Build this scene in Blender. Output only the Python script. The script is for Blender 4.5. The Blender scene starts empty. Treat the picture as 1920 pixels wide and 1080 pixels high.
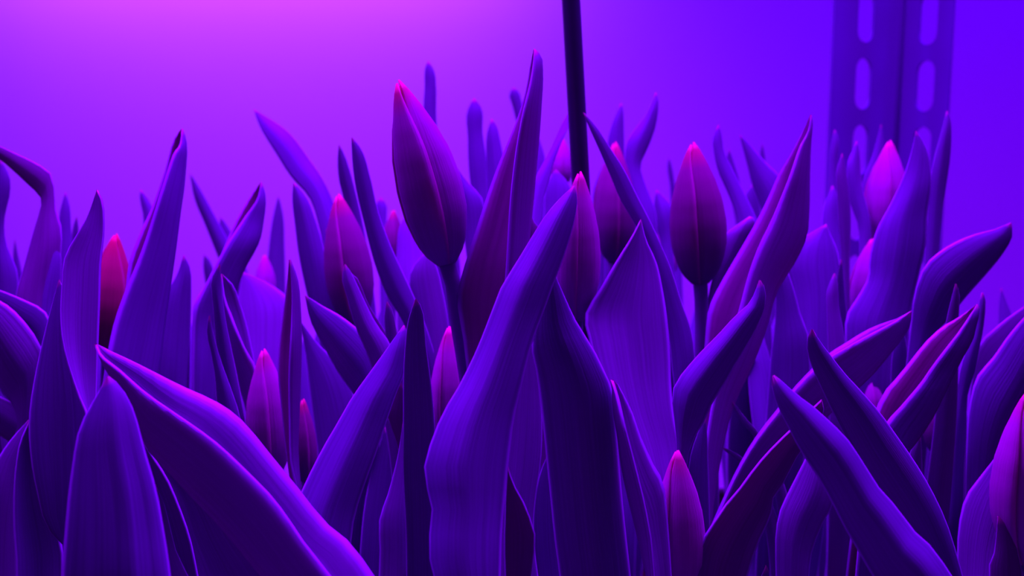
import bpy, bmesh, math, random
import numpy as np
from mathutils import Vector, Matrix

random.seed(11)
scene = bpy.context.scene
col = scene.collection

# ------------------------------------------------------------------ camera
FPX = 2133.0                      # focal length in pixels of a 1920 wide frame
PITCH = math.radians(8.7)
H = 0.30                          # lens height above the soil
cam_d = bpy.data.cameras.new('camera')
cam_d.sensor_width = 36.0
cam_d.lens = FPX / 1920 * 36.0
cam_d.clip_start = 0.01
cam_d.dof.use_dof = True
cam_d.dof.focus_distance = 0.375
cam_d.dof.aperture_fstop = 15.0
cam = bpy.data.objects.new('camera', cam_d)
col.objects.link(cam)
cam.location = (0, 0, H)
cam.rotation_euler = (math.pi / 2 - PITCH, 0, 0)
scene.camera = cam

# ------------------------------------------------------------------ view, world, lights
vs = scene.view_settings
vs.view_transform = 'Standard'
vs.look = 'None'
vs.gamma = 1.0
vs.use_curve_mapping = False
vs.exposure = 0.0

world = bpy.data.worlds.new('grow_room')
scene.world = world
world.use_nodes = True
bg = world.node_tree.nodes['Background']
bg.inputs[0].default_value = (0.14, 0.0, 0.55, 1)
bg.inputs[1].default_value = 0.20


def area(name, loc, target, sx, sy, color, power, spread):
    d = bpy.data.lights.new(name, 'AREA')
    d.shape = 'RECTANGLE'
    d.size, d.size_y = sx, sy
    d.color = color
    d.energy = power
    d.spread = math.radians(spread)
    o = bpy.data.objects.new(name, d)
    col.objects.link(o)
    o.location = loc
    o.rotation_euler = (Vector(target) - Vector(loc)).to_track_quat('-Z', 'Y').to_euler()
    return o


# rows of blue-violet grow tubes over the bed and one red-rich bar near the back wall
area('grow_light_bed', (-0.06, 0.525, 0.91), (-0.06, 0.49, 0.0), 1.0, 0.24, (0.26, 0.001, 1.0), 18.5, 104)
area('grow_light_wall_blue', (0.14, 0.82, 0.92), (0.14, 1.10, 0.35), 2.4, 0.06, (0.10, 0.0, 1.0), 17.0, 150)
area('grow_light_wall_pink', (-0.25, 1.045, 0.56), (-0.25, 1.10, 0.38), 0.52, 0.03, (1.0, 0.125, 1.0), 0.90, 150)

# ------------------------------------------------------------------ helpers
cp, sp = math.cos(PITCH), math.sin(PITCH)


def at(px, py, Y):
    """point at world depth Y seen at pixel (px, py)"""
    x = (px - 960.0) / FPX
    v = (540.0 - py) / FPX
    d = Vector((x, cp + v * sp, -sp + v * cp))
    return Vector((0, 0, H)) + d * (Y / d.y)


def link(o, parent=None):
    col.objects.link(o)
    if parent is not None:
        o.parent = parent
    return o


def mesh_obj(name, verts, faces, mat, parent=None, smooth=True, uv=None):
    me = bpy.data.meshes.new(name)
    me.from_pydata([tuple(v) for v in verts], [], faces)
    if uv is not None:
        lay = me.uv_layers.new(name='UVMap')
        for lp in me.loops:
            lay.data[lp.index].uv = uv[lp.vertex_index]
    if smooth:
        for p in me.polygons:
            p.use_smooth = True
    me.materials.append(mat)
    me.update()
    return link(bpy.data.objects.new(name, me), parent)


def solid(o, t, off=0.0):
    m = o.modifiers.new('thickness', 'SOLIDIFY')
    m.thickness = t
    m.offset = off
    return o


# ------------------------------------------------------------------ materials
def new_mat(name):
    m = bpy.data.materials.new(name)
    m.use_nodes = True
    nt = m.node_tree
    nt.nodes.clear()
    out = nt.nodes.new('ShaderNodeOutputMaterial')
    return m, nt, out


def N(nt, t, **kw):
    n = nt.nodes.new(t)
    for k, v in kw.items():
        setattr(n, k, v)
    return n


def ramp(nt, stops):
    r = nt.nodes.new('ShaderNodeValToRGB')
    e = r.color_ramp.elements
    while len(e) > 1:
        e.remove(e[0])
    e[0].position, e[0].color = stops[0][0], (*stops[0][1], 1)
    for p, c in stops[1:]:
        k = e.new(p)
        k.color = (*c, 1)
    return r


def leaf_material(name, base, trans, tfac):
    """waxy glaucous leaf: u across, v = metres from the tip x 10"""
    m, nt, out = new_mat(name)
    L = nt.links.new
    uv = N(nt, 'ShaderNodeUVMap')
    sep = N(nt, 'ShaderNodeSeparateXYZ')
    L(uv.outputs[0], sep.inputs[0])
    # parallel veins: noise stretched along the blade
    mp = N(nt, 'ShaderNodeMapping')
    mp.inputs['Scale'].default_value = (34, 1.6, 1)
    L(uv.outputs[0], mp.inputs[0])
    oi = N(nt, 'ShaderNodeObjectInfo')
    L(oi.outputs['Random'], mp.inputs['Location'])
    no = N(nt, 'ShaderNodeTexNoise')
    no.inputs['Scale'].default_value = 1.0
    no.inputs['Detail'].default_value = 3
    L(mp.outputs[0], no.inputs['Vector'])
    veins = ramp(nt, [(0.30, tuple(c * 0.82 for c in base)), (0.72, tuple(min(1, c * 1.18) for c in base))])
    L(no.outputs['Fac'], veins.inputs[0])
    # pale thin margin
    ed = N(nt, 'ShaderNodeMath', operation='SUBTRACT')
    L(sep.outputs['X'], ed.inputs[0]); ed.inputs[1].default_value = 0.5
    ab = N(nt, 'ShaderNodeMath', operation='ABSOLUTE')
    L(ed.outputs[0], ab.inputs[0])
    mr = N(nt, 'ShaderNodeMapRange')
    mr.inputs['From Min'].default_value = 0.466
    mr.inputs['From Max'].default_value = 0.484
    L(ab.outputs[0], mr.inputs[0])
    mix1 = N(nt, 'ShaderNodeMix', data_type='RGBA')
    L(mr.outputs[0], mix1.inputs['Factor'])
    L(veins.outputs[0], mix1.inputs['A'])
    mix1.inputs['B'].default_value = (0.55, 0.70, 0.80, 1)
    # reddish tip
    mt = N(nt, 'ShaderNodeMapRange')
    mt.inputs['From Min'].default_value = 0.028
    mt.inputs['From Max'].default_value = 0.002
    L(sep.outputs['Y'], mt.inputs[0])
    mix2 = N(nt, 'ShaderNodeMix', data_type='RGBA')
    L(mt.outputs[0], mix2.inputs['Factor'])
    L(mix1.outputs['Result'], mix2.inputs['A'])
    mix2.inputs['B'].default_value = (0.80, 0.16, 0.42, 1)
    bump = N(nt, 'ShaderNodeBump')
    bump.inputs['Strength'].default_value = 0.18
    bump.inputs['Distance'].default_value = 0.0012
    L(no.outputs['Fac'], bump.inputs['Height'])
    pr = N(nt, 'ShaderNodeBsdfPrincipled')
    L(mix2.outputs['Result'], pr.inputs['Base Color'])
    pr.inputs['Roughness'].default_value = 0.42
    pr.inputs['Specular IOR Level'].default_value = 0.5
    L(bump.outputs[0], pr.inputs['Normal'])
    tr = N(nt, 'ShaderNodeBsdfTranslucent')
    tr.inputs[0].default_value = (*trans, 1)
    ms = N(nt, 'ShaderNodeMixShader')
    ms.inputs[0].default_value = tfac
    L(pr.outputs[0], ms.inputs[1]); L(tr.outputs[0], ms.inputs[2])
    L(ms.outputs[0], out.inputs[0])
    return m


def petal_material(name, base, mid, tip):
    """v runs 0 at the receptacle to 1 at the point"""
    m, nt, out = new_mat(name)
    L = nt.links.new
    uv = N(nt, 'ShaderNodeUVMap')
    sep = N(nt, 'ShaderNodeSeparateXYZ')
    L(uv.outputs[0], sep.inputs[0])
    r = ramp(nt, [(0.0, base), (0.35, tuple((a + 2 * b) / 3 for a, b in zip(base, mid))), (0.82, mid), (0.97, tip)])
    L(sep.outputs['Y'], r.inputs[0])
    mp = N(nt, 'ShaderNodeMapping')
    mp.inputs['Scale'].default_value = (26, 1.2, 1)
    L(uv.outputs[0], mp.inputs[0])
    no = N(nt, 'ShaderNodeTexNoise')
    no.inputs['Scale'].default_value = 1.0
    L(mp.outputs[0], no.inputs['Vector'])
    hsv = N(nt, 'ShaderNodeMix', data_type='RGBA', blend_type='MULTIPLY')
    hsv.inputs['Factor'].default_value = 0.35
    L(r.outputs[0], hsv.inputs['A'])
    L(no.outputs['Fac'], hsv.inputs['B'])
    em = N(nt, 'ShaderNodeMapRange')
    em.inputs['From Min'].default_value = 0.05
    em.inputs['From Max'].default_value = 0.01
    em.inputs['To Max'].default_value = 0.55
    L(sep.outputs['X'], em.inputs[0])
    pm = N(nt, 'ShaderNodeMix', data_type='RGBA')
    L(em.outputs[0], pm.inputs['Factor'])
    L(hsv.outputs['Result'], pm.inputs['A'])
    pm.inputs['B'].default_value = (0.75, 0.25, 0.45, 1)
    bump = N(nt, 'ShaderNodeBump')
    bump.inputs['Strength'].default_value = 0.25
    bump.inputs['Distance'].default_value = 0.001
    L(no.outputs['Fac'], bump.inputs['Height'])
    pr = N(nt, 'ShaderNodeBsdfPrincipled')
    L(pm.outputs['Result'], pr.inputs['Base Color'])
    pr.inputs['Roughness'].default_value = 0.55
    pr.inputs['Specular IOR Level'].default_value = 0.25
    L(bump.outputs[0], pr.inputs['Normal'])
    tr = N(nt, 'ShaderNodeBsdfTranslucent')
    tr.inputs[0].default_value = (*tip, 1)
    ms = N(nt, 'ShaderNodeMixShader')
    ms.inputs[0].default_value = 0.22
    L(pr.outputs[0], ms.inputs[1]); L(tr.outputs[0], ms.inputs[2])
    L(ms.outputs[0], out.inputs[0])
    return m


def plain_material(name, c, rough=0.6, spec=0.3, noise=0.0, scale=30, metal=0.0):
    m, nt, out = new_mat(name)
    L = nt.links.new
    pr = N(nt, 'ShaderNodeBsdfPrincipled')
    pr.inputs['Roughness'].default_value = rough
    pr.inputs['Specular IOR Level'].default_value = spec
    pr.inputs['Metallic'].default_value = metal
    tc = N(nt, 'ShaderNodeTexCoord')
    no = N(nt, 'ShaderNodeTexNoise')
    no.inputs['Scale'].default_value = scale
    no.inputs['Detail'].default_value = 4
    L(tc.outputs['Object'], no.inputs['Vector'])
    r = ramp(nt, [(0.3, tuple(x * (1 - noise) for x in c)), (0.7, tuple(min(1, x * (1 + noise)) for x in c))])
    L(no.outputs['Fac'], r.inputs[0])
    L(r.outputs[0], pr.inputs['Base Color'])
    bp = N(nt, 'ShaderNodeBump')
    bp.inputs['Strength'].default_value = 0.1 + noise * 0.5
    bp.inputs['Distance'].default_value = 0.002
    L(no.outputs['Fac'], bp.inputs['Height'])
    L(bp.outputs[0], pr.inputs['Normal'])
    L(pr.outputs[0], out.inputs[0])
    return m


M_LEAF = leaf_material('leaf_glaucous', (0.175, 0.34, 0.32), (0.32, 0.40, 0.29), 0.22)
M_LEAF_RED = leaf_material('leaf_thin_flushed', (0.23, 0.30, 0.27), (0.40, 0.40, 0.26), 0.30)
M_LEAF_PALE = leaf_material('leaf_pale', (0.25, 0.38, 0.37), (0.37, 0.42, 0.34), 0.28)
M_INNER = leaf_material('leaf_reddish_inner_face', (0.30, 0.22, 0.26), (0.70, 0.30, 0.40), 0.42)  # redder, more translucent tone for the inner side of folded leaves
M_INNER_DARK = leaf_material('leaf_dark_inner_face', (0.15, 0.13, 0.10), (0.40, 0.22, 0.20), 0.18)  # darker, less translucent tone for the inner side of other folded leaves
M_STEM = plain_material('stem_green', (0.22, 0.28, 0.32), 0.5, 0.3, 0.08, 60)
M_PET = {
    'dark': petal_material('petal_crimson', (0.36, 0.26, 0.56), (0.62, 0.14, 0.54), (0.95, 0.07, 0.18)),
    'plum': petal_material('petal_plum', (0.20, 0.18, 0.32), (0.42, 0.09, 0.28), (0.95, 0.08, 0.20)),
    'pink': petal_material('petal_pink', (0.46, 0.18, 0.58), (0.76, 0.11, 0.58), (0.98, 0.08, 0.32)),
    'red': petal_material('petal_red', (0.30, 0.12, 0.22), (0.80, 0.06, 0.16), (0.98, 0.06, 0.12)),
}
M_WALL = plain_material('wall_white_paint', (0.80, 0.80, 0.80), 0.8, 0.1, 0.01, 6)
M_FLOOR = plain_material('shelf_deck', (0.30, 0.30, 0.32), 0.6, 0.3, 0.1, 20)
M_METAL = plain_material('upright_grey_paint', (0.18, 0.19, 0.36), 0.55, 0.3, 0.04, 25)
M_STAKE = plain_material('stake_black', (0.045, 0.045, 0.08), 0.35, 0.5, 0.1, 40)
M_SOIL = plain_material('soil', (0.035, 0.025, 0.02), 0.95, 0.1, 0.5, 90)
M_TRAY = plain_material('tray_black_plastic', (0.02, 0.02, 0.022), 0.5, 0.3, 0.1, 30)

# ------------------------------------------------------------------ setting
def box_verts(x0, x1, y0, y1, z0, z1):
    v = [(x, y, z) for x in (x0, x1) for y in (y0, y1) for z in (z0, z1)]
    f = [(0, 1, 3, 2), (4, 6, 7, 5), (0, 4, 5, 1), (2, 3, 7, 6), (0, 2, 6, 4), (1, 5, 7, 3)]
    return v, f


def box_obj(name, x0, x1, y0, y1, z0, z1, mat, parent=None, bevel=0.0):
    v, f = box_verts(x0, x1, y0, y1, z0, z1)
    o = mesh_obj(name, v, f, mat, parent, smooth=False)
    if bevel:
        b = o.modifiers.new('bevel', 'BEVEL'); b.width = bevel; b.segments = 2
    return o


w = box_obj('wall_back', -2.6, 2.6, 1.10, 1.16, -0.12, 1.7, M_WALL)
w['kind'] = 'structure'
fl = box_obj('floor', -2.6, 2.6, -0.8, 1.10, -0.16, -0.12, M_FLOOR)
fl['kind'] = 'structure'

# planting tray with its soil (hidden below the leaves)
tray = bpy.data.objects.new('growing_tray', None)
link(tray)
tray.location = (0, 0.535, -0.12)
tray['label'] = 'long black plastic growing tray under the crowded tulips'
tray['category'] = 'tray'


def child_box(name, x0, x1, y0, y1, z0, z1, mat, parent):
    px_, py_, pz_ = parent.location
    return box_obj(name, x0 - px_, x1 - px_, y0 - py_, y1 - py_, z0 - pz_, z1 - pz_, mat, parent, 0.002)


child_box('tray_floor', -0.75, 0.75, 0.24, 0.83, -0.119, -0.112, M_TRAY, tray)
child_box('tray_side', -0.75, -0.742, 0.24, 0.83, -0.112, 0.02, M_TRAY, tray)
child_box('tray_side', 0.742, 0.75, 0.24, 0.83, -0.112, 0.02, M_TRAY, tray)
child_box('tray_side', -0.742, 0.742, 0.24, 0.248, -0.112, 0.02, M_TRAY, tray)
child_box('tray_side', -0.742, 0.742, 0.822, 0.83, -0.112, 0.02, M_TRAY, tray)
# soil: a lumpy slab
nx, ny = 90, 40
sv, sf = [], []
for j in range(ny + 1):
    for i in range(nx + 1):
        x = -0.741 + 1.482 * i / nx
        y = 0.249 + 0.572 * j / ny
        sv.append((x, y, random.uniform(-0.004, 0.003)))
for j in range(ny):
    for i in range(nx):
        a = j * (nx + 1) + i
        sf.append((a, a + 1, a + nx + 2, a + nx + 1))
soil = mesh_obj('soil', sv, sf, M_SOIL)
solid(soil, 0.1, -1.0)
soil['kind'] = 'stuff'
soil['label'] = 'dark crumbly potting soil under the tulip leaves'
soil['category'] = 'soil'

# ------------------------------------------------------------------ slotted angle upright by the wall
def flange_mesh(p_corner, p_edge, z0, pitch, n, slot_w, slot_l, slot_c, zoff):
    """flat strip from p_corner to p_edge (x, y) with a stadium slot per pitch"""
    c = Vector((p_corner[0], p_corner[1], 0)); e = Vector((p_edge[0], p_edge[1], 0))
    wid = (e - c).length
    ax = (e - c).normalized()
    verts, faces, idx = [], [], {}

    def V(s, z):
        k = (round(s, 5), round(z, 5))
        if k not in idx:
            idx[k] = len(verts)
            p = c + ax * s
            verts.append((p.x, p.y, z))
        return idx[k]
    sc = wid * slot_c
    r = slot_w / 2
    for q in range(n):
        zc = z0 + zoff + (q + 0.5) * pitch
        hole, outer = [], []
        K = 7
        for i in range(K + 1):                       # top arc right to left
            a = math.pi * i / K
            hole.append((sc + r * math.cos(a), zc + slot_l / 2 - r + r * math.sin(a)))
            outer.append((wid * (0.5 + 0.5 * math.cos(a) / max(abs(math.cos(a)), abs(math.sin(a)))), zc + pitch / 2) if abs(math.sin(a)) >= abs(math.cos(a))
                         else (wid if math.cos(a) > 0 else 0.0, zc + pitch / 2 * (0.6 + 0.4 * abs(math.tan(a)))))
        for i in range(K + 1):
            a = math.pi + math.pi * i / K
            hole.append((sc + r * math.cos(a), zc - slot_l / 2 + r + r * math.sin(a)))
            outer.append((wid * (0.5 + 0.5 * math.cos(a) / max(abs(math.cos(a)), abs(math.sin(a)))), zc - pitch / 2) if abs(math.sin(a)) >= abs(math.cos(a))
                         else (wid if math.cos(a) > 0 else 0.0, zc - pitch / 2 * (0.6 + 0.4 * abs(math.tan(a)))))
        # insert the four corners
        hv = [V(*h) for h in hole]; ov = [V(*o) for o in outer]
        T = len(hv)
        for i in range(T):
            j = (i + 1) % T
            a, b = outer[i], outer[j]
            if abs(a[0] - b[0]) > 1e-6 and abs(a[1] - b[1]) > 1e-6:
                cx = 0.0 if min(a[0], b[0]) < 1e-6 else wid
                czz = zc + pitch / 2 if max(a[1], b[1]) > zc else zc - pitch / 2
                faces.append((hv[i], ov[i], V(cx, czz), ov[j], hv[j]))
            else:
                faces.append((hv[i], ov[i], ov[j], hv[j]))
    return verts, faces


pc = at(1694, 60, 0.885)
pl = at(1561, 60, 0.845)
pr_ = at(1787, 60, 0.848)
post = bpy.data.objects.new('shelf_upright', None)
link(post)
post.location = (pc.x, pc.y, -0.12)
post['label'] = 'tall slotted metal angle post standing in front of the back wall'
post['category'] = 'shelf post'
PITCHZ = 0.0492
zslot = at(1595, 157, 0.86).z              # centre of the second slot row
n_sl = 26
z0 = zslot - 9.5 * PITCHZ
for nm, pe, cc, zo in (('flange', pl, 0.56, 0.0), ('flange', pr_, 0.52, -0.0016)):
    v, f = flange_mesh((0, 0), (pe.x - pc.x, pe.y - pc.y), z0 - (-0.12), PITCHZ, n_sl, 0.0165 if pe is pl else 0.0160, 0.038, cc, zo)
    o = mesh_obj(nm, v, f, M_METAL, post, smooth=False)
    solid(o, 0.002)
# rounded corner bead
cv, cf = [], []
for k, z in enumerate((0.0, z0 + 0.12 + n_sl * PITCHZ)):
    for i in range(10):
        a = math.pi * 2 * i / 10
        cv.append((0.0045 * math.cos(a) - 0.004, 0.0045 * math.sin(a), z))
for i in range(10):
    cf.append((i, (i + 1) % 10, 10 + (i + 1) % 10, 10 + i))
cf += [tuple(range(9, -1, -1)), tuple(range(10, 20))]
mesh_obj('corner_bead', cv, cf, M_METAL, post)

# ------------------------------------------------------------------ tubes
def tube(name, pts, rads, mat, parent=None, seg=12, origin=None):
    o0 = Vector(origin) if origin is not None else Vector((0, 0, 0))
    P = [Vector(p) for p in pts]
    verts, faces, uv = [], [], []
    up = Vector((0, 1, 0.01))
    for i, p in enumerate(P):
        t = (P[min(i + 1, len(P) - 1)] - P[max(i - 1, 0)]).normalized()
        a = t.cross(up).normalized(); b = t.cross(a).normalized()
        for k in range(seg):
            th = 2 * math.pi * k / seg
            verts.append(p + (a * math.cos(th) + b * math.sin(th)) * rads[i] - o0)
            uv.append((k / seg, i / len(P)))
    for i in range(len(P) - 1):
        for k in range(seg):
            k2 = (k + 1) % seg
            faces.append((i * seg + k, i * seg + k2, (i + 1) * seg + k2, (i + 1) * seg + k))
    faces.append(tuple(range(seg - 1, -1, -1)))
    faces.append(tuple((len(P) - 1) * seg + k for k in range(seg)))
    return mesh_obj(name, verts, faces, mat, parent, uv=uv)


def spline(pts, n):
    """Catmull-Rom through 3D points, chord parametrised, n samples"""
    P = np.array([tuple(p) for p in pts], float)
    if len(P) == 2:
        return [Vector(P[0] + (P[1] - P[0]) * t) for t in np.linspace(0, 1, n)]
    d = np.maximum(np.linalg.norm(np.diff(P, axis=0), axis=1), 1e-6)
    return spline_k(P, np.concatenate([[0], np.cumsum(d)]), n)


def spline_k(P, K, n, samples=None):
    m = len(P)
    T = np.zeros_like(P)
    for i in range(m):
        if i == 0:
            T[i] = (P[1] - P[0]) / (K[1] - K[0])
        elif i == m - 1:
            T[i] = (P[-1] - P[-2]) / (K[-1] - K[-2])
        else:
            h0, h1 = K[i] - K[i - 1], K[i + 1] - K[i]
            s0, s1 = (P[i] - P[i - 1]) / h0, (P[i + 1] - P[i]) / h1
            T[i] = (s0 * h1 + s1 * h0) / (h0 + h1)
    out = []
    S = np.linspace(K[0], K[-1], n) if samples is None else samples
    for s in S:
        i = min(max(int(np.searchsorted(K, s, 'right')) - 1, 0), m - 2)
        h = K[i + 1] - K[i]
        t = (s - K[i]) / h
        h00 = 2 * t**3 - 3 * t**2 + 1; h10 = t**3 - 2 * t**2 + t
        h01 = -2 * t**3 + 3 * t**2; h11 = t**3 - t**2
        out.append(Vector(h00 * P[i] + h10 * h * T[i] + h01 * P[i + 1] + h11 * h * T[i + 1]))
    return out


# the dark stake between the plants
sk_top = at(1064, -120, 0.50)
sk_mid = at(1084, 250, 0.50)
dirv = (sk_mid - sk_top).normalized()
sk_bot = sk_top + dirv * ((sk_top.z + 0.03) / -dirv.z)
stake = tube('support_stake', [sk_top - dirv * 0.12, sk_top, sk_mid, sk_bot], [0.0040] * 4, M_STAKE,
             seg=16, origin=sk_bot)
stake.location = sk_bot
stake['label'] = 'thin black stake rising straight up among the tulips'
stake['category'] = 'stake'

# ------------------------------------------------------------------ leaves
CAM = Vector((0, 0, H))


def make_leaf(parent, base, spec, y0, y1, c=0.18, tw=0.0, dv=0.012, mat=None, rib=0.0, bw=0.009, wav=0.0, keel=0.35, mk=0.5, inner=None):
    """spec: 'tx ty; ax ay bx by; ax ay mx my bx by; ...' traced margins; depth y0 (tip) to y1 (last station);
    continues below the last station to the plant's base on the soil"""
    st = [[float(q) for q in s.split()] for s in spec.split(';')]
    n = len(st)
    cents = []
    for s in st:
        cents.append((s[0], s[1]) if len(s) == 2 else ((s[0] + s[-2]) / 2, (s[1] + s[-1]) / 2))
    L = [0.0]
    for i in range(1, n):
        L.append(L[-1] + math.dist(cents[i], cents[i - 1]))
    A, M, B = [], [], []
    for i, s in enumerate(st):
        Y = y0 + (y1 - y0) * (L[i] / L[-1])
        if len(s) == 2:
            p = at(s[0], s[1], Y)
            A.append(p); M.append(p.copy()); B.append(p.copy())
        elif len(s) == 4:
            a = at(s[0], s[1], Y); b = at(s[2], s[3], Y)
            w = (b - a).length
            a = at(s[0], s[1], Y + tw * w); b = at(s[2], s[3], Y - tw * w)
            m = a.lerp(b, mk)
            m = m + (CAM - m).normalized() * (c * w)
            A.append(a); M.append(m); B.append(b)
        else:
            k = min(1.0, i / 3.0)
            A.append(at(s[0], s[1], Y + dv * k)); M.append(at(s[2], s[3], Y)); B.append(at(s[4], s[5], Y - dv * k))
    # run down to the base
    ca = (A[-1] + B[-1]) / 2
    pa = (A[-2] + B[-2]) / 2
    d = (ca - pa).normalized()
    bp = Vector(base)
    dist = (bp - ca).length
    if dist > 0.02:
        ctrl = ca + d * dist * 0.4
        wA, wB, wM = A[-1] - ca, B[-1] - ca, M[-1] - ca
        side = (wB - wA)
        side.z = 0
        side = side.normalized() if side.length > 1e-6 else Vector((1, 0, 0))
        for s in (0.4, 0.75, 1.0):
            p = ca * (1 - s) ** 2 + ctrl * 2 * s * (1 - s) + bp * s * s
            k = 1 - s
            A.append(p + wA * k - side * bw * s)
            B.append(p + wB * k + side * bw * s)
            M.append(p + wM * k - Vector((0, 0.004, 0)) * s)
    C = [(a + b + 2 * m) / 4 for a, b, m in zip(A, B, M)]
    K = [0.0]
    for i in range(1, len(C)):
        K.append(K[-1] + max((C[i] - C[i - 1]).length, 1e-5))
    K = np.array(K)
    R = max(22, min(60, int(K[-1] / 0.006)))
    S = K[-1] * (np.linspace(0, 1, R) ** 1.25)
    arr = lambda Q: np.array([tuple(p) for p in Q])
    SA, SM, SB = (spline_k(arr(Q), K, R, S) for Q in (A, M, B))
    W = 12
    verts, faces, uv = [], [], []
    o = Vector(base)
    ph = random.uniform(0, 6.28)
    for r in range(R):
        a, m, b = SA[r], SM[r], SB[r]
        wd = (b - a).length
        for q in range(W + 1):
            u = q / W
            quad = a * (1 - u) * (1 - 2 * u) + m * 4 * u * (1 - u) + b * u * (2 * u - 1)
            lin = a.lerp(m, u * 2) if u < 0.5 else m.lerp(b, u * 2 - 1)
            p = quad.lerp(lin, keel)
            if rib or wav:
                tv = (CAM - p).normalized()
                e = abs(u - 0.5) * 2
                p = p + tv * (rib * wd * math.sin(u * 21 + 1.0) * min(1, S[r] / 0.03)
                              + wav * math.sin(S[r] * 110 + ph + (2 if u > .5 else 0)) * e * e * min(1, S[r] / 0.03))
            verts.append(p - o)
            uv.append((u, S[r] * 10))
    for r in range(R - 1):
        for q in range(W):
            i = r * (W + 1) + q
            faces.append((i, i + 1, i + W + 2, i + W + 1))
    lf = mesh_obj('leaf', verts, faces, mat or M_LEAF, parent, uv=uv)
    sol = solid(lf, 0.0009).modifiers[-1]
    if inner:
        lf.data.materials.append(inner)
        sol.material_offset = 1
    return lf


# ------------------------------------------------------------------ buds
PROF = [(0.0, .30), (.05, .55), (.14, .80), (.28, .97), (.42, 1.0), (.58, .90), (.72, .70), (.84, .46), (.93, .24), (1.0, .03)]


def prof(t):
    for (a, ra), (b, rb) in zip(PROF, PROF[1:]):
        if t <= b:
            k = (t - a) / (b - a)
            k = k * k * (3 - 2 * k) * 0.35 + k * 0.65
            return ra + (rb - ra) * k
    return 0.03


def make_bud(parent, origin, tip, bot, hw, Y, kind, rot=0.3, lean=0.0, bend=(0, 0)):
    """closed bud from pixel bot (receptacle) to pixel tip, half width hw pixels"""
    P1 = at(tip[0], tip[1], Y + lean); P0 = at(bot[0], bot[1], Y)
    ax = P1 - P0
    Lb = ax.length
    t = ax.normalized()
    view = (CAM - P0).normalized()
    e1 = t.cross(view).normalized()            # roughly screen horizontal
    e2 = e1.cross(t).normalized()              # towards camera or away
    if e2.dot(view) < 0:
        e2 = -e2
    rad = hw / FPX * (P0 - CAM).length
    o = Vector(origin)

    def pt(s, th, k):
        r = prof(s) * rad * k
        bow = math.sin(math.pi * s)
        return P0 + ax * s + e1 * (math.cos(th) * r + bend[0] * rad * bow) + e2 * (math.sin(th) * r) - o
    RS, SG = 18, 20
    verts, faces, uv = [], [], []
    for i in range(RS + 1):
        s = i / RS
        for k in range(SG):
            verts.append(pt(s * 0.97, 2 * math.pi * k / SG, 0.90))
            uv.append((0.2 + 0.6 * k / SG, s))
    for i in range(RS):
        for k in range(SG):
            k2 = (k + 1) % SG
            faces.append((i * SG + k, i * SG + k2, (i + 1) * SG + k2, (i + 1) * SG + k))
    faces.append(tuple(range(SG - 1, -1, -1)))
    faces.append(tuple(RS * SG + k for k in range(SG)))
    bud = mesh_obj('bud', verts, faces, M_PET[kind], parent, uv=uv)
    W = 10
    for q in range(3):
        cth = rot + q * 2 * math.pi / 3
        span = math.radians(72)
        ht = (1.0, 0.985, 0.97)[q]
        verts, faces, uv = [], [], []
        for i in range(RS + 1):
            s = i / RS
            sp_ = span * (1.0 if s < 0.6 else 1.0 - 0.35 * ((s - 0.6) / 0.4) ** 2)
            for k in range(W + 1):
                u = k / W
                th = cth + (u * 2 - 1) * sp_
                # one edge lies over its neighbour, the other under it
                kk = 0.95 + 0.15 * (1 - u) ** 2.2 + 0.03 * math.exp(-((u - 0.5) / 0.12) ** 2)
                verts.append(pt(s * ht, th, kk))
                uv.append((u, s))
        for i in range(RS):
            for k in range(W):
                j = i * (W + 1) + k
                faces.append((j, j + 1, j + W + 2, j + W + 1))
        pe = mesh_obj('petal', verts, faces, M_PET[kind], bud, uv=uv)
        solid(pe, 0.0007)
    return bud, P0, t, rad


def make_stem(parent, base, P0, t, rpx, Y, via=()):
    r = rpx / FPX * Y
    pts = [P0 + t * 0.004, P0 - t * 0.012] + [at(x, y, yy) for x, y, yy in via]
    last = pts[-1]
    b = Vector(base)
    pts.append(last.lerp(b, 0.5) + (pts[-1] - pts[-2]).normalized() * 0.01)
    pts.append(b - Vector((0, 0, 0.01)))
    sm = spline(pts, 22)
    o = Vector(base)
    rr = [r * (1.12 if i == 0 else 1.0 + 0.25 * i / 21) for i in range(22)]
    return tube('stem', [p - o for p in sm], rr, M_STEM, parent, seg=12)


GROUP = 'tulips crowded in the growing bed'


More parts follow.
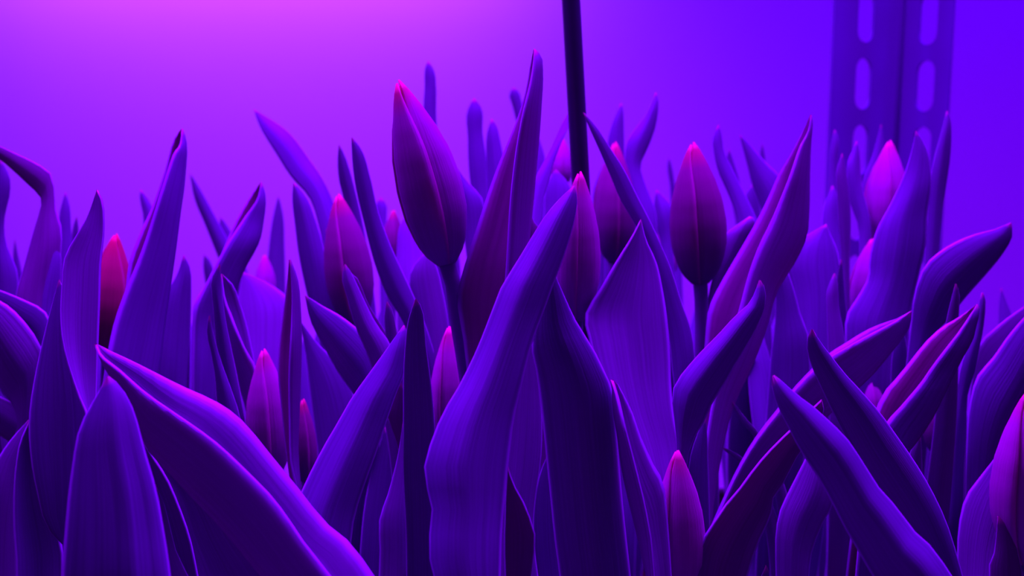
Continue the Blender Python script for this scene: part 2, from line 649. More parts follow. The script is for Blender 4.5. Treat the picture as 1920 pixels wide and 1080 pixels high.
def plant(label, bx, Y, leaves, bud=None):
    """bx: pixel column under which the plant is rooted, Y its depth"""
    base = Vector(((bx - 960) / FPX * Y, Y, 0.0))
    e = bpy.data.objects.new('tulip', None)
    e.empty_display_size = 0.02
    link(e)
    e.location = base
    e['label'] = label
    e['category'] = 'tulip'
    e['group'] = GROUP
    if bud:
        b = dict(bud)
        via = b.pop('via', ()); sr = b.pop('sr', 13)
        o, P0, t, rad = make_bud(e, base, **b)
        make_stem(e, base, P0, t, sr, b['Y'], via)
    rnd = random.Random(label)
    leaves = list(leaves)
    if Y >= 0.53:                  # low leaves round the foot of the plants at the back
        top = 560 if bx < 1740 else 680
        for dx in (-62, -8, 50):
            x = bx + dx + rnd.uniform(-14, 14); y = top + rnd.uniform(0, 80); w2 = rnd.uniform(24, 36); yy = Y + rnd.uniform(-0.01, 0.05)
            lx = bx + dx * 0.6
            leaves.append(dict(s=f'{x} {y}; {x - w2 * .5} {y + 45} {x + w2 * .5} {y + 40}; {(x + lx) / 2 - w2} {y + 130} {(x + lx) / 2 + w2} {y + 130}; {lx - w2} {y + 240} {lx + w2} {y + 240}',
                               y0=yy + 0.02, y1=yy, c=0.2))
    for k, l in enumerate(leaves):
        l = dict(l)
        s = l.pop('s')
        # successive leaves clasp the stem on different sides
        off = Vector((math.cos(k * 2.4) * 0.006, math.sin(k * 2.4) * 0.006, 0))
        make_leaf(e, base + off * 0, s, **l)
    return e


def L(s, y0, y1, **kw):
    return dict(s=s, y0=y0, y1=y1, **kw)


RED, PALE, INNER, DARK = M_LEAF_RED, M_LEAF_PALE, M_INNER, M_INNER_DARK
# ================================================================== front row
plant('tulip with a broad upright leaf with a blunt pink tip at the lower left front', 230, 0.33, [
    L('203 707; 186 738 221 722; 163 777 243 757; 147 817 256 793; 139 865 268 840; 131 921 290 915; 125 984 306 1000; 117 1080 318 1080',
      0.296, 0.280, c=0.28, rib=0.035, mk=0.55),
    L('292 908; 288 945 307 942; 290 1000 320 992; 295 1040 332 1038; 300 1085 356 1085', 0.325, 0.315, c=0.1, mat=PALE),
    L('266 824; 268 850 285 855; 275 900 312 897; 290 950 334 948; 300 1000 352 998; 320 1085 371 1085', 0.335, 0.335, c=-0.2),
    L('280 838; 290 880 350 880; 305 930 410 950; 315 1000 450 1010; 330 1085 510 1085', 0.37, 0.36, c=-0.12, mat=PALE),
])
plant('tulip with a long folded leaf sweeping from far left tip down to bottom centre', 640, 0.33, [
    L('179 645; 197 653 205 700 187 664; 259 682 250 760 223 694; 338 722 275 837 279 742; 402 751 310 877 342 785; 448 783 358 929 398 825; 519 867 418 992 468 890; 567 925 458 1040 509 932; 607 976 492 1082 539 972; 655 1016 530 1120 571 1020; 702 1080 560 1170 619 1080',
      0.338, 0.30, dv=0.008, mat=PALE),
    L('757 790; 748 849 775 840; 730 921 790 900; 712 976 800 970; 713 1028 800 1030; 711 1085 800 1085', 0.40, 0.39, c=0.15, mat=PALE),
])
plant('tulip with a wide blue-violet leaf slanting up right to a sharp tip left of centre', 600, 0.40, [
    L('758 611; 734 645 763 628; 702 689 757 697; 662 745 742 737; 635 792 723 792; 607 840 708 838; 567 921 681 913; 545 975 664 968; 530 1040 655 1040',
      0.395, 0.37, c=0.26, keel=0.4),
    L('722 800; 712 835 740 830; 700 873 745 880; 685 940 750 950; 676 1028 750 1040; 672 1090 740 1090', 0.45, 0.44, c=0.1),
])
plant('tulip with a narrow dark upright leaf directly left of the central foreground leaf', 790, 0.40, [
    L('780 561; 770 589 790 577; 763 625 797 641; 758 689 806 705; 757 788 814 788; 757 880 818 880; 759 930 820 930; 762 1000 822 1000; 763 1090 824 1090', 0.375, 0.388, c=0.2),
])
plant('tulip with a large twisted blue leaf in the very centre foreground reaching up right', 880, 0.33, [
    L('1077 350; 1055 370 1081 374; 1027 402 1076 412; 995 452 1062 462; 964 503 1047 505; 945 533 1038 528; 927 577 1019 581; 899 649 997 641; 860 729 975 730; 832 776 962 785; 812 824 956 830; 799 868 951 873; 796 889 949 895; 801 911 947 915; 810 932 944 945; 812 962 941 975; 807 1008 939 1008; 808 1050 938 1050; 818 1090 937 1090',
      0.345, 0.295, c=0.32, keel=0.4, mk=0.42, wav=0.0006),
    L('952 874; 950 905 961 905; 948 937 979 937; 947 976 995 976; 946 1004 1003 1004; 946 1044 1001 1044; 948 1090 995 1090', 0.315, 0.31, c=-0.1, mat=RED),
])
plant('tulip with a very wide dark drooping-shouldered leaf just right of the central leaf', 1100, 0.35, [
    L('1030 495; 1012 560 1059 561; 1002 620 1082 609; 998 650 1110 653; 1006 689 1130 693; 1013 737 1146 729; 1021 808 1152 780; 1027 870 1158 850; 1033 929 1164 920; 1041 1008 1172 1000; 1052 1090 1182 1090',
      0.346, 0.352, c=0.30, keel=0.3),
    L('992 600; 970 660 1004 660; 960 720 1012 725; 950 800 1016 790; 942 880 1014 860; 936 960 1004 930; 932 1040 1000 1010; 930 1090 1010 1090', 0.40, 0.38, c=0.12, mat=PALE),
    L('1028 850; 1012 890 1040 900; 1002 940 1046 950; 1000 1000 1050 1010; 1005 1090 1060 1090', 0.42, 0.41, c=0.1),
])
plant('short young tulip with a glowing pink bud at the bottom right of centre', 1265, 0.37, [
    L('1147 712; 1158 722 1150 730 1153 728; 1170 745 1150 760 1160 752; 1184 773 1158 809 1168 789; 1200 818 1168 881 1180 835; 1224 870 1182 945 1195 893; 1244 908 1198 1008 1209 952; 1250 960 1206 1045 1219 1008; 1254 1020 1216 1085 1225 1080',
      0.345, 0.335, dv=0.008, mat=PALE),
], bud=dict(tip=(1270, 844), bot=(1272, 1130), hw=43, Y=0.36, kind='pink', rot=1.17, sr=15))
plant('tulip with a front leaf leaning left with a bright blue upper edge at lower right', 1760, 0.33, [
    L('1450 705; 1464 716 1449 726; 1488 738 1460 761; 1524 765 1480 801; 1555 793 1500 841; 1587 825 1532 889; 1619 873 1559 937; 1647 917 1587 992; 1679 952 1613 1036; 1711 996 1650 1100; 1742 1024 1690 1150; 1782 1080 1720 1200',
      0.318, 0.298, c=0.40, keel=0.3, mk=0.36),
])
plant('tulip with a dark leaf leaning left just behind the blue-edged front leaf', 1800, 0.38, [
    L('1522 618; 1531 634 1514 635; 1554 665 1518 673; 1582 701 1534 713; 1610 731 1554 757; 1647 773 1580 810; 1679 817 1610 870; 1707 857 1645 925; 1739 909 1690 990; 1768 968 1720 1040; 1803 1080 1750 1120',
      0.360, 0.362, c=0.26, mk=0.35),
])
plant('tall tulip cut by the right frame edge with a pink rimmed bud', 1925, 0.345, [
    L('1871 968; 1868 1000 1895 1000; 1864 1036 1905 1030; 1856 1050 1912 1060; 1855 1090 1916 1090', 0.335, 0.332, c=0.15, mat=RED),
    L('1900 805; 1866 857 1912 870; 1838 893 1910 930; 1810 933 1905 990; 1797 990 1890 1040; 1794 1090 1880 1090', 0.41, 0.39, c=0.1, mat=PALE),
], bud=dict(tip=(1932, 728), bot=(1925, 1052), hw=57, Y=0.34, kind='pink', rot=1.03, sr=17))
plant('tulip with two nicked leaves crossing low behind the blue-edged leaf', 1390, 0.40, [
    L('1541 750; 1526 764 1545 772; 1505 785 1528 812; 1482 807 1503 843; 1451 837 1484 877; 1419 873 1461 921; 1395 905 1443 950; 1385 919 1447 968; 1359 949 1436 988; 1331 992 1420 1024; 1312 1022 1404 1072; 1305 1060 1395 1110',
      0.365, 0.355, c=-0.15, mat=RED),
    L('1530 820; 1506 869 1560 890; 1480 920 1562 940; 1462 960 1540 984; 1455 1000 1523 1028; 1455 1090 1515 1090', 0.41, 0.40, c=0.18, mat=PALE),
    L('1436 1060; 1429 1076 1441 1072; 1426 1120 1444 1115', 0.345, 0.345, c=0.1),
])
plant('tulip with a long narrow leaf pointing up right from the lower middle toward the post', 1340, 0.44, [
    L('1708 583; 1683 597 1704 612 1681 601; 1655 606 1687 638 1648 618; 1619 622 1660 672 1611 638; 1587 642 1635 702 1582 655; 1555 662 1605 730 1556 670; 1520 694 1560 770 1518 702; 1486 730 1530 800 1485 738; 1459 765 1495 820 1460 772; 1427 805 1460 850 1428 812; 1403 841 1430 890 1404 848; 1379 885 1405 930 1380 892; 1355 937 1380 980 1356 945; 1338 975 1365 1020 1340 985',
      0.43, 0.42, dv=0.006, mat=PALE),
    L('1373 751; 1376 768 1382 764; 1394 795 1403 790; 1413 816 1421 810; 1428 845 1438 838', 0.45, 0.45, c=0.1, mat=PALE),
    L('1353 838; 1368 852 1374 846; 1386 866 1392 858; 1400 890 1410 880', 0.45, 0.45, c=0.1, mat=PALE),
])

# ================================================================== left side
plant('tulip with a pale broad wavy leaf standing tall at the left beside the red bud', 150, 0.41, [
    L('182 356; 166 402 193 382; 150 430 195 430; 122 480 189 490; 115 540 187 560; 113 600 184 640; 121 660 182 720; 145 735 180 790; 163 778 185 850; 175 850 195 900',
      0.412, 0.377, c=-0.08, mat=PALE),
    L('112 525; 92 598 128 565; 70 690 150 640; 56 780 175 740; 58 850 180 840; 70 920 175 930; 90 990 160 990; 118 1020 160 1040', 0.41, 0.39, c=0.12),
])
plant('tulip with a leaf pair with bright rolled margins at the bottom left corner', 75, 0.40, [
    L('55 790; 38 829 68 830; 30 873 75 870; 26 929 85 930; 26 992 105 985; 30 1048 118 1040; 31 1090 118 1090', 0.43, 0.42, c=-0.25),
    L('57 785; 24 821 60 830; 0 855 50 880; -20 900 45 950; -32 1000 40 1020; -35 1090 40 1090', 0.44, 0.43, c=0.1, mat=PALE),
])
plant('tulip with arching leaves bowing out of the left frame edge in the lower left', 40, 0.47, [
    L('-60 535; -20 556 -40 590; 0 564 -30 640; 24 580 -15 690; 56 616 0 730; 78 652 15 750; 74 720 25 775; 65 790 30 810', 0.46, 0.45, c=0.15, mat=PALE),
    L('-40 532; 0 544 -10 575; 40 560 20 610; 84 584 60 650; 100 630 70 720; 105 700 70 780', 0.48, 0.47, c=0.1),
    L('-45 722; 0 743 -20 790; 30 757 0 815; 56 773 20 830; 70 810 30 870', 0.455, 0.45, c=0.12, mat=PALE),
])
plant('tulip with a leaf bent over sharply to the left near the top left edge', 70, 0.54, [
    L('-50 250; -20 265 -30 283; 0 274 0 298; 30 288 22 316; 60 302 50 342; 84 316 72 363; 97 328 79 373; 101 348 79 384; 104 388 66 428; 116 432 46 500; 108 540 30 560; 100 620 30 640', 0.53, 0.50, c=0.15, mat=RED),
    L('103 449; 90 480 112 470; 75 530 114 510; 62 570 111 560; 55 650 110 650', 0.51, 0.50, c=0.25),
])
plant('tulip with a dark narrow leaf cut off by the left frame edge', 0, 0.57, [
    L('2 300; -8 330 18 332; -12 365 18 366; -14 400 9 404; -18 450 10 450; -20 510 32 510; -20 570 34 562; -20 650 40 650', 0.56, 0.55, c=0.2),
])
plant('tulip with a tiny far leaf tip at the left edge beside the bent leaf', 35, 0.70, [
    L('28 450; 26 475 33 475; 25 510 39 500; 20 600 45 600', 0.70, 0.70),
])
plant('tulip with a dark blue pair of far leaf tips between bent leaf and pale leaf', 130, 0.64, [
    L('123 361; 114 395 130 385; 111 430 133 430; 109 480 136 480; 105 600 140 600', 0.63, 0.62, c=0.25),
    L('144 406; 138 425 147 430; 134 460 143 460; 130 520 150 520', 0.65, 0.65),
])
plant('tulip with a red bud beside a tall sharply folded leaf at left', 230, 0.50, [
    L('341 242; 331 254 347 260 339 262; 310 320 346 330 325 290; 285 390 337 400 300 365; 262 440 328 470 278 435; 243 490 318 540 258 490; 236 545 308 610 235 545; 225 600 300 680 214 605; 215 650 290 740 203 655',
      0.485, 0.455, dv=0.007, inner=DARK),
    L('345 479; 335 510 356 502; 315 545 358 560; 305 600 356 640; 295 680 353 740; 290 780 350 800', 0.51, 0.50, c=0.2),
], bud=dict(tip=(217, 438), bot=(203, 665), hw=36, Y=0.52, kind='red', rot=0.1, sr=12))
plant('tulip with a single small dark leaf tip behind the tall folded leaf at left', 290, 0.66, [
    L('264 356; 263 372 278 374; 269 400 289 396; 270 440 300 430; 270 560 310 560', 0.66, 0.65),
])
plant('tulip with a slim far leaf leaning right behind the left plants with a small bud', 470, 0.74, [
    L('357 326; 365 370 376 356; 385 420 400 400; 405 470 422 440; 440 560 470 540', 0.72, 0.72),
    L('414 407; 412 425 424 420; 418 450 436 440; 440 540 470 530', 0.74, 0.74),
    L('383 477; 382 500 394 490; 385 525 402 515; 400 600 430 600', 0.73, 0.73),
    L('522 368; 514 400 530 400; 505 460 533 460; 500 540 535 540', 0.76, 0.76),
], bud=dict(tip=(496, 478), bot=(498, 570), hw=18, Y=0.74, kind='pink', rot=0.6, sr=9))
plant('tulip with a folded leaf with a dark inner strip rising between two left buds', 400, 0.54, [
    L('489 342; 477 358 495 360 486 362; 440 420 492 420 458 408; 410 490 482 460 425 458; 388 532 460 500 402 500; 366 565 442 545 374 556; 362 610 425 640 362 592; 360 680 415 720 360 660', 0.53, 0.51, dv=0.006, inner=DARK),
    L('455 510; 450 545 500 530; 440 590 540 560; 440 650 545 620; 440 720 540 700', 0.60, 0.58, c=0.1, mat=PALE),
])
plant('tulip with a plump violet-pink bud with slender leaves left of the slanting leaf', 500, 0.44, [
    L('412 496; 398 522 414 537; 400 561 420 590; 405 630 432 650; 412 700 445 710; 420 780 458 785; 430 850 470 850', 0.445, 0.44, c=0.2),
    L('416 514; 437 534 411 541 421 556; 448 562 420 585 432 588; 461 602 430 630 445 622; 470 640 445 705 462 660; 477 676 462 765 478 688; 485 740 470 810 490 760', 0.455, 0.45, dv=0.006, mat=PALE),
    L('393 592; 389 615 398 617; 398 665 412 673; 404 705 432 729; 407 752 447 772; 415 820 460 840', 0.435, 0.43, c=0.15),
    L('543 487; 539 530 556 522 547 541; 531 593 562 577 546 600; 524 650 564 641 544 650; 522 690 563 690 542 700; 528 760 560 770 543 790; 538 850 558 850 546 872; 548 920 562 910 556 915', 0.425, 0.41, dv=0.005, mat=PALE, inner=INNER),
], bud=dict(tip=(494, 654), bot=(508, 895), hw=38, Y=0.44, kind='pink', rot=0.65, sr=13, lean=0.0))
plant('tulip with a mauve bud with two tall dark leaves left of the tallest bud', 680, 0.53, [
    L('551 343; 549 368 571 366; 554 420 591 412; 560 470 605 460; 574 540 616 522; 590 600 632 585; 610 680 650 660', 0.55, 0.54, c=0.24),
    L('660 258; 661 290 677 280; 666 340 693 330; 683 415 708 395; 704 495 735 468; 727 555 766 535; 752 595 790 590; 780 660 810 650', 0.50, 0.49, c=0.2),
    L('636 272; 634 300 646 292; 637 340 659 332; 645 372 669 372; 650 430 680 420', 0.57, 0.57, c=0.2),
    L('612 430; 608 470 622 470; 606 520 630 520; 606 600 640 600', 0.60, 0.60, c=0.2),
], bud=dict(tip=(634, 364), bot=(665, 605), hw=42, Y=0.535, kind='plum', rot=0.9, sr=13))
plant('tulip with a curled far leaf reaching up left against the pink wall', 640, 0.64, [
    L('476 206; 506 224 488 238; 542 250 519 289; 580 300 549 335; 602 332 580 370; 622 374 600 430; 640 430 612 490; 660 520 630 540', 0.64, 0.62, c=0.15, tw=0.2),
])
plant('tulip with a dark bud sliver beside the drooping leaf left of the slanting leaf', 590, 0.50, [
    L('573 554; 603 573 583 600; 639 593 615 662; 670 617 639 705; 692 643 666 741; 705 690 680 780; 710 760 670 830', 0.46, 0.45, c=0.14),
    L('562 600; 572 650 592 640; 580 720 640 690; 590 800 670 760; 600 880 680 860', 0.51, 0.50, c=0.1),
], bud=dict(tip=(568, 748), bot=(575, 905), hw=20, Y=0.475, kind='plum', rot=0.4, sr=11))
plant('tulip with a narrow leaf trio with pink tips just left of the dark upright leaf', 700, 0.47, [
    L('647 496; 643 518 657 510; 651 553 679 557; 666 609 704 607; 690 665 733 650; 705 710 745 700; 720 780 760 770', 0.45, 0.44, c=0.2, mat=PALE),
    L('726 566; 722 585 735 582; 723 621 744 625; 726 680 755 680', 0.46, 0.46, mat=PALE),
    L('652 508; 668 520 662 535; 690 570 680 575; 715 610 705 615; 738 650 725 655; 760 720 740 720', 0.465, 0.46, c=0.1, mat=RED),
    L('750 715; 738 750 765 750; 726 781 770 790; 738 809 772 820; 748 845 775 860; 750 920 780 920', 0.43, 0.43, c=0.1, mat=RED),
])
plant('tulip with a rounded far bud sliver directly left of the tallest bud', 735, 0.66, [
    L('714 371; 707 380 722 380; 708 410 724 410; 712 500 730 500', 0.70, 0.69, c=0.2),
    L('775 385; 752 420 790 420; 745 470 800 470; 745 560 810 560', 0.62, 0.60, c=0.2, mat=PALE),
], bud=dict(tip=(738, 394), bot=(735, 500), hw=19, Y=0.66, kind='plum', rot=0.5, sr=9))

# ================================================================== centre
plant('tallest tulip, closed crimson bud leaning left on a bare stem', 905, 0.42, [
    L('802 470; 775 500 815 492; 772 560 830 545; 785 630 840 600; 790 720 850 690', 0.50, 0.49, c=0.15, mat=PALE),
], bud=dict(tip=(746, 151), bot=(838, 493), hw=58, Y=0.42, kind='dark', rot=0.52, sr=15.5, bend=(0.1, 0),
            via=[(856, 580, 0.42), (874, 690, 0.42)]))
plant('tulip with a pink bud half hidden between the tallest bud\'s stem and the central leaf', 850, 0.46, [
], bud=dict(tip=(842, 612), bot=(850, 870), hw=40, Y=0.45, kind='pink', rot=1.25, sr=13))
plant('tulip with a tall folded leaf with a reddish face standing beside the tallest bud', 930, 0.44, [
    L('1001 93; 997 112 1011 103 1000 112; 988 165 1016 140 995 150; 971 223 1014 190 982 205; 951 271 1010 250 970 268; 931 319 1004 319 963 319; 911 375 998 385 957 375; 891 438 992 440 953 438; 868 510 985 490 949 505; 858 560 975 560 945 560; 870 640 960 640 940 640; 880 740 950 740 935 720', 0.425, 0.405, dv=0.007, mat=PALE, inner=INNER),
])
plant('tulip with a far leaf tip rising straight up behind the tallest bud', 830, 0.66, [
    L('803 115; 798 126 812 130; 797 160 817 160; 795 195 817 213; 795 260 822 270; 800 400 850 400', 0.66, 0.65, c=0.2),
    L('846 300; 850 340 875 340; 858 380 903 372; 870 440 905 430; 880 520 915 500', 0.55, 0.54, c=0.15),
])
plant('tulip with rounded far leaves with a small pink bud right of the tallest bud', 900, 0.72, [
    L('889 185; 880 200 899 197; 878 259 904 247; 880 319 911 295; 885 360 915 340; 890 450 930 450', 0.66, 0.65, c=0.22),
    L('922 224; 915 247 929 233; 913 295 938 267; 914 335 944 300; 915 420 950 420', 0.62, 0.61, c=0.22),
], bud=dict(tip=(890, 368), bot=(886, 465), hw=20, Y=0.70, kind='pink', rot=0.8, sr=9))
plant('tulip with the smallest far bud peeping out beside the reddish folded leaf', 925, 0.80, [
    L('963 164; 957 172 970 170; 962 200 977 190; 972 240 985 230; 980 330 1000 330', 0.78, 0.78, c=0.2),
], bud=dict(tip=(913, 336), bot=(912, 415), hw=16, Y=0.76, kind='pink', rot=0.8, sr=8))
plant('tulip with a slim bright pink bud in front of the black stake', 1080, 0.44, [
    L('1069 206; 1055 231 1069 231; 1039 267 1059 253; 1019 307 1039 303; 1003 339 1028 343; 997 382 1015 384; 990 450 1012 450', 0.53, 0.50, c=0.12),
    L('993 398; 989 430 1000 415; 987 460 1014 432; 990 520 1020 500', 0.47, 0.47, mat=RED),
], bud=dict(tip=(1087, 322), bot=(1080, 600), hw=40, Y=0.43, kind='pink', rot=0.73, sr=13))
plant('tulip with a faint far bud half hidden behind the black stake', 1045, 0.70, [
    L('1008 254; 998 295 1020 290; 994 345 1024 330; 990 420 1030 420', 0.66, 0.65, c=0.2),
    L('1042 318; 1026 345 1066 345; 1020 400 1076 400; 1015 500 1080 500', 0.64, 0.63, c=0.15),
], bud=dict(tip=(1053, 258), bot=(1052, 350), hw=20, Y=0.72, kind='pink', rot=0.6, sr=9))
plant('tulip with a plum bud behind the diagonal leaf right of the stake', 1165, 0.61, [
    L('1165 194; 1152 223 1168 208; 1142 255 1169 240; 1138 290 1170 280; 1135 400 1175 400', 0.66, 0.65, c=0.2),
    L('1230 174; 1214 211 1234 192; 1194 239 1229 235; 1176 267 1215 275; 1172 310 1200 312; 1175 350 1212 352; 1180 410 1228 395; 1185 500 1230 500', 0.64, 0.62, c=0.22),
    L('1131 308; 1113 357 1136 350; 1116 420 1140 420; 1118 510 1142 510', 0.66, 0.65, c=0.15),
], bud=dict(tip=(1153, 266), bot=(1152, 490), hw=38, Y=0.60, kind='plum', rot=0.5, sr=12))
plant('tulip whose broad pale leaf ends in a central point right of the stake', 1240, 0.43, [
    L('1202 411; 1186 442 1210 446; 1156 490 1230 490; 1126 541 1242 541; 1098 588 1250 592; 1106 640 1256 660; 1118 690 1258 720; 1140 760 1264 780; 1170 830 1276 845; 1200 920 1280 920', 0.434, 0.395, c=-0.14, mat=PALE),
    L('1322 782; 1307 817 1325 815; 1296 850 1326 850; 1290 900 1328 900; 1290 990 1330 990', 0.41, 0.405, c=0.15),
])
plant('tulip with a large plum bud on a straight stem right of the stake', 1320, 0.51, [
    L('1094 212; 1104 236 1117 238; 1126 285 1143 277; 1146 332 1170 319; 1164 375 1194 367; 1188 415 1218 414; 1212 460 1238 458; 1228 520 1258 505; 1245 580 1277 566; 1256 640 1293 610; 1262 700 1300 645; 1270 760 1305 720', 0.47, 0.45, c=0.12),
    L('1406 407; 1379 425 1415 411; 1359 445 1400 453; 1356 470 1372 500; 1338 516 1348 540; 1328 560 1336 572; 1325 620 1340 620', 0.51, 0.50, c=0.15, mat=PALE),
], bud=dict(tip=(1299, 267), bot=(1313, 530), hw=50, Y=0.50, kind='plum', rot=0.733, sr=13, via=[(1316, 640, 0.50)]))
plant('tulip with a far dark leaf with tiny pink bud left of the large plum bud', 1245, 0.72, [
    L('1231 357; 1227 385 1244 369; 1229 421 1258 386; 1238 450 1260 430; 1240 520 1265 520', 0.66, 0.65, c=0.2),
    L('1254 296; 1252 310 1258 308; 1256 345 1264 341; 1258 420 1272 420', 0.82, 0.82),
], bud=dict(tip=(1254, 430), bot=(1256, 515), hw=15, Y=0.72, kind='pink', rot=0.6, sr=8))
plant('tulip with a tiny pink bud tip peeping out left of the large plum bud', 1226, 0.78, [], bud=dict(tip=(1226, 420), bot=(1227, 490), hw=13, Y=0.78, kind='pink', rot=0.2, sr=8))

# ================================================================== right side
plant('tulip with a hooked dark leaf right of the large plum bud', 1420, 0.60, [
    L('1347 235; 1338 257 1352 250; 1339 285 1356 281; 1347 321 1372 317; 1363 357 1392 357; 1377 395 1414 403; 1385 450 1430 450; 1390 540 1440 540', 0.60, 0.58, c=0.2),
    L('1405 520; 1378 600 1432 600; 1366 720 1440 720; 1362 900 1446 900', 0.59, 0.58, c=0.2),
    L('1367 280; 1362 300 1374 300; 1366 340 1385 335; 1380 420 1400 420', 0.72, 0.72),
])
plant('tulip with a stubby far leaf slanting left beyond the hooked leaf', 1450, 0.67, [
    L('1387 253; 1393 277 1403 268; 1403 315 1421 290; 1410 345 1440 310; 1425 385 1460 330; 1430 450 1475 420; 1430 540 1480 540', 0.67, 0.66, c=0.15),
    L('1429 270; 1425 290 1433 290; 1425 330 1437 330; 1430 420 1450 420', 0.78, 0.78),
    L('1412 345; 1398 365 1420 362; 1390 400 1425 395; 1390 480 1430 480', 0.70, 0.70),
])
plant('tulip with a big folded leaf slanting right to a sharp point before the bare wall', 1340, 0.48, [
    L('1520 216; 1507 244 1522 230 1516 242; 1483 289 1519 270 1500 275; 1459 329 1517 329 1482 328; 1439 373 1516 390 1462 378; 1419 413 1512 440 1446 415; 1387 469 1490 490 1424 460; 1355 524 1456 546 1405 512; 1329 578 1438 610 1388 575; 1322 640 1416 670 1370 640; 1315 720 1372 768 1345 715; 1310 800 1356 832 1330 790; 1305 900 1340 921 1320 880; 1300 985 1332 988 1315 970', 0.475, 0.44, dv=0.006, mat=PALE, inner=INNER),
])
plant('tulip with a blue topped leaf slanting up right in front of the big folded leaf', 1270, 0.40, [
    L('1425 526; 1418 546 1433 540; 1406 569 1433 573; 1379 594 1419 609; 1347 629 1400 645; 1315 661 1376 685; 1287 693 1356 721; 1266 722 1336 752; 1262 760 1316 796; 1268 800 1296 828; 1272 860 1285 880', 0.40, 0.385, c=0.26, mk=0.42, keel=0.45),
])
plant('tulip with a dim broad leaf with rounded shoulders beneath the bent purple leaf', 1480, 0.54, [
    L('1455 481; 1452 515 1472 503; 1455 560 1487 541; 1453 610 1500 590; 1447 657 1514 627; 1443 705 1518 680; 1436 790 1516 740; 1430 850 1510 820', 0.51, 0.50, c=0.2),
    L('1400 620; 1375 720 1428 720; 1366 800 1440 800; 1366 960 1450 960', 0.55, 0.57, c=0.2),
    L('1549 421; 1520 438 1556 440; 1490 455 1568 465; 1474 478 1575 500; 1485 540 1575 560; 1495 620 1565 640; 1500 700 1560 720', 0.55, 0.53, c=0.12),
])
plant('tulip with slim upright leaves clustered in front of the slotted post', 1590, 0.60, [
    L('1565 244; 1559 271 1571 257; 1555 318 1570 318; 1553 360 1572 360; 1555 480 1580 480', 0.68, 0.67, c=0.2),
    L('1579 288; 1569 320 1586 325; 1570 360 1592 370; 1573 419 1594 420; 1579 490 1592 490; 1583 587 1593 587; 1585 680 1596 680', 0.57, 0.56, c=0.25, mat=PALE),
    L('1606 265; 1597 287 1610 280; 1589 310 1613 330; 1594 378 1620 370; 1608 418 1630 410; 1612 480 1632 480; 1615 580 1635 580', 0.60, 0.58, c=0.2),
    L('1561 349; 1547 382 1569 368; 1542 414 1572 420; 1540 500 1580 500', 0.63, 0.62, c=0.2),
])
plant('tulip with a pink bud in front of the slotted post behind a broad leaf', 1690, 0.58, [
    L('1717 246; 1712 272 1733 272; 1695 330 1743 312; 1671 382 1745 345; 1645 430 1738 400; 1631 479 1735 459; 1627 523 1720 523; 1608 558 1708 579; 1588 590 1704 618; 1585 640 1700 670; 1590 720 1690 740', 0.54, 0.52, c=0.16),
    L('1776 209; 1766 247 1781 224; 1750 306 1781 290; 1744 345 1772 355; 1740 400 1766 395; 1735 470 1760 459; 1730 560 1755 560', 0.57, 0.56, c=0.2),
    L('1652 234; 1637 290 1656 280; 1618 342 1648 342; 1615 440 1650 440', 0.68, 0.67, c=0.15),
], bud=dict(tip=(1668, 263), bot=(1656, 470), hw=37, Y=0.60, kind='pink', rot=0.5, sr=12))
plant('tulip with a slim magenta bud tucked against the broad leaf below the post', 1610, 0.56, [
    L('1565 513; 1553 540 1569 528; 1551 579 1572 579; 1552 618 1580 618; 1553 660 1585 660; 1555 740 1590 740', 0.50, 0.49, c=0.2, mat=PALE),
    L('1577 487; 1570 515 1580 515; 1570 560 1584 560; 1572 650 1590 650', 0.53, 0.53),
], bud=dict(tip=(1635, 447), bot=(1612, 600), hw=24, Y=0.57, kind='pink', rot=0.3, sr=10))
plant('tulip with a wide dark leaf stretching right toward the frame edge against the bare wall', 1720, 0.51, [
    L('1895 418; 1870 429 1897 440; 1830 439 1882 471; 1790 455 1854 507; 1758 475 1822 543; 1733 500 1798 571; 1715 550 1780 597; 1708 610 1757 620; 1700 680 1740 660; 1690 760 1730 740', 0.49, 0.48, c=0.14),
    L('1792 532; 1786 555 1797 548; 1776 595 1796 595; 1768 640 1796 640; 1760 720 1795 720', 0.45, 0.45, c=0.2, mat=PALE),
])
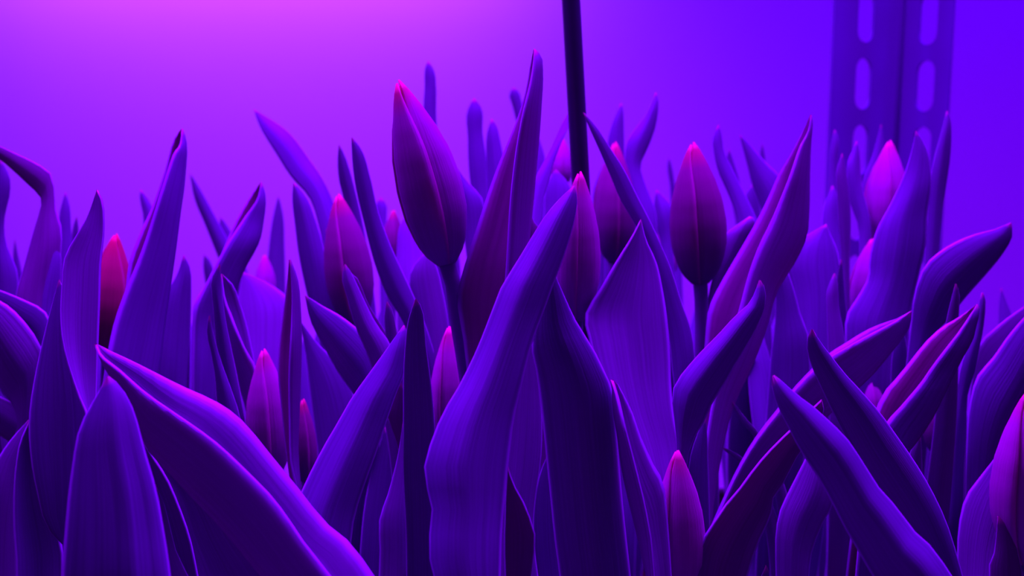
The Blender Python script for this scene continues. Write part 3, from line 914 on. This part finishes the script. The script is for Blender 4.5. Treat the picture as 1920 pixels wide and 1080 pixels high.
plant('tulip with a folded maroon-lined leaf pointing up right at the right side', 1670, 0.43, [
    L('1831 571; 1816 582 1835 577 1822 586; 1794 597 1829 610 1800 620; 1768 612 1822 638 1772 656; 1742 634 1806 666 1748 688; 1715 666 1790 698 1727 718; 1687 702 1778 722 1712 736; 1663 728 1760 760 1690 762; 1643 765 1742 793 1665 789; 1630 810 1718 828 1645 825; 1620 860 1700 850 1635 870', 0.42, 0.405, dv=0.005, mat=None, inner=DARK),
    L('1725 816; 1706 849 1727 850; 1700 880 1728 882; 1700 940 1730 940', 0.44, 0.44, mat=PALE),
])
plant('tulip with a purple bud blurred between dark leaves at the lower right', 1790, 0.50, [
    L('1842 549; 1836 579 1846 560; 1830 618 1843 610; 1808 668 1834 658; 1800 698 1826 698; 1794 740 1814 735; 1780 790 1811 809; 1770 889 1807 873; 1765 980 1805 980', 0.47, 0.46, c=0.18),
], bud=dict(tip=(1768, 695), bot=(1760, 850), hw=30, Y=0.51, kind='plum', rot=0.6, sr=11))
plant('tulip with a tiny far leaf tip near the right frame edge against the wall', 1885, 0.66, [
    L('1877 540; 1873 571 1886 564; 1872 602 1895 585; 1870 700 1910 700', 0.66, 0.65),
])
plant('tulip with broad overlapping leaves leaving the right frame edge at mid height', 1850, 0.47, [
    L('1975 535; 1920 575 1960 590; 1890 595 1945 640; 1862 618 1930 690; 1838 642 1900 720; 1825 690 1870 760; 1815 780 1860 830', 0.49, 0.48, c=0.1, mat=PALE),
    L('1985 535; 1920 595 1985 640; 1890 630 1970 700; 1862 670 1945 760; 1832 706 1920 820; 1818 760 1895 880; 1812 850 1880 940; 1810 940 1870 1000', 0.465, 0.45, c=0.14),
])
plant('tulip with a magenta bud sliver in the gap under the long up-right pointing leaf', 1640, 0.52, [
    L('1690 610; 1676 650 1698 640; 1670 720 1702 700; 1668 800 1705 780', 0.50, 0.50, c=0.15),
], bud=dict(tip=(1632, 690), bot=(1635, 820), hw=24, Y=0.52, kind='pink', rot=0.4, sr=10))
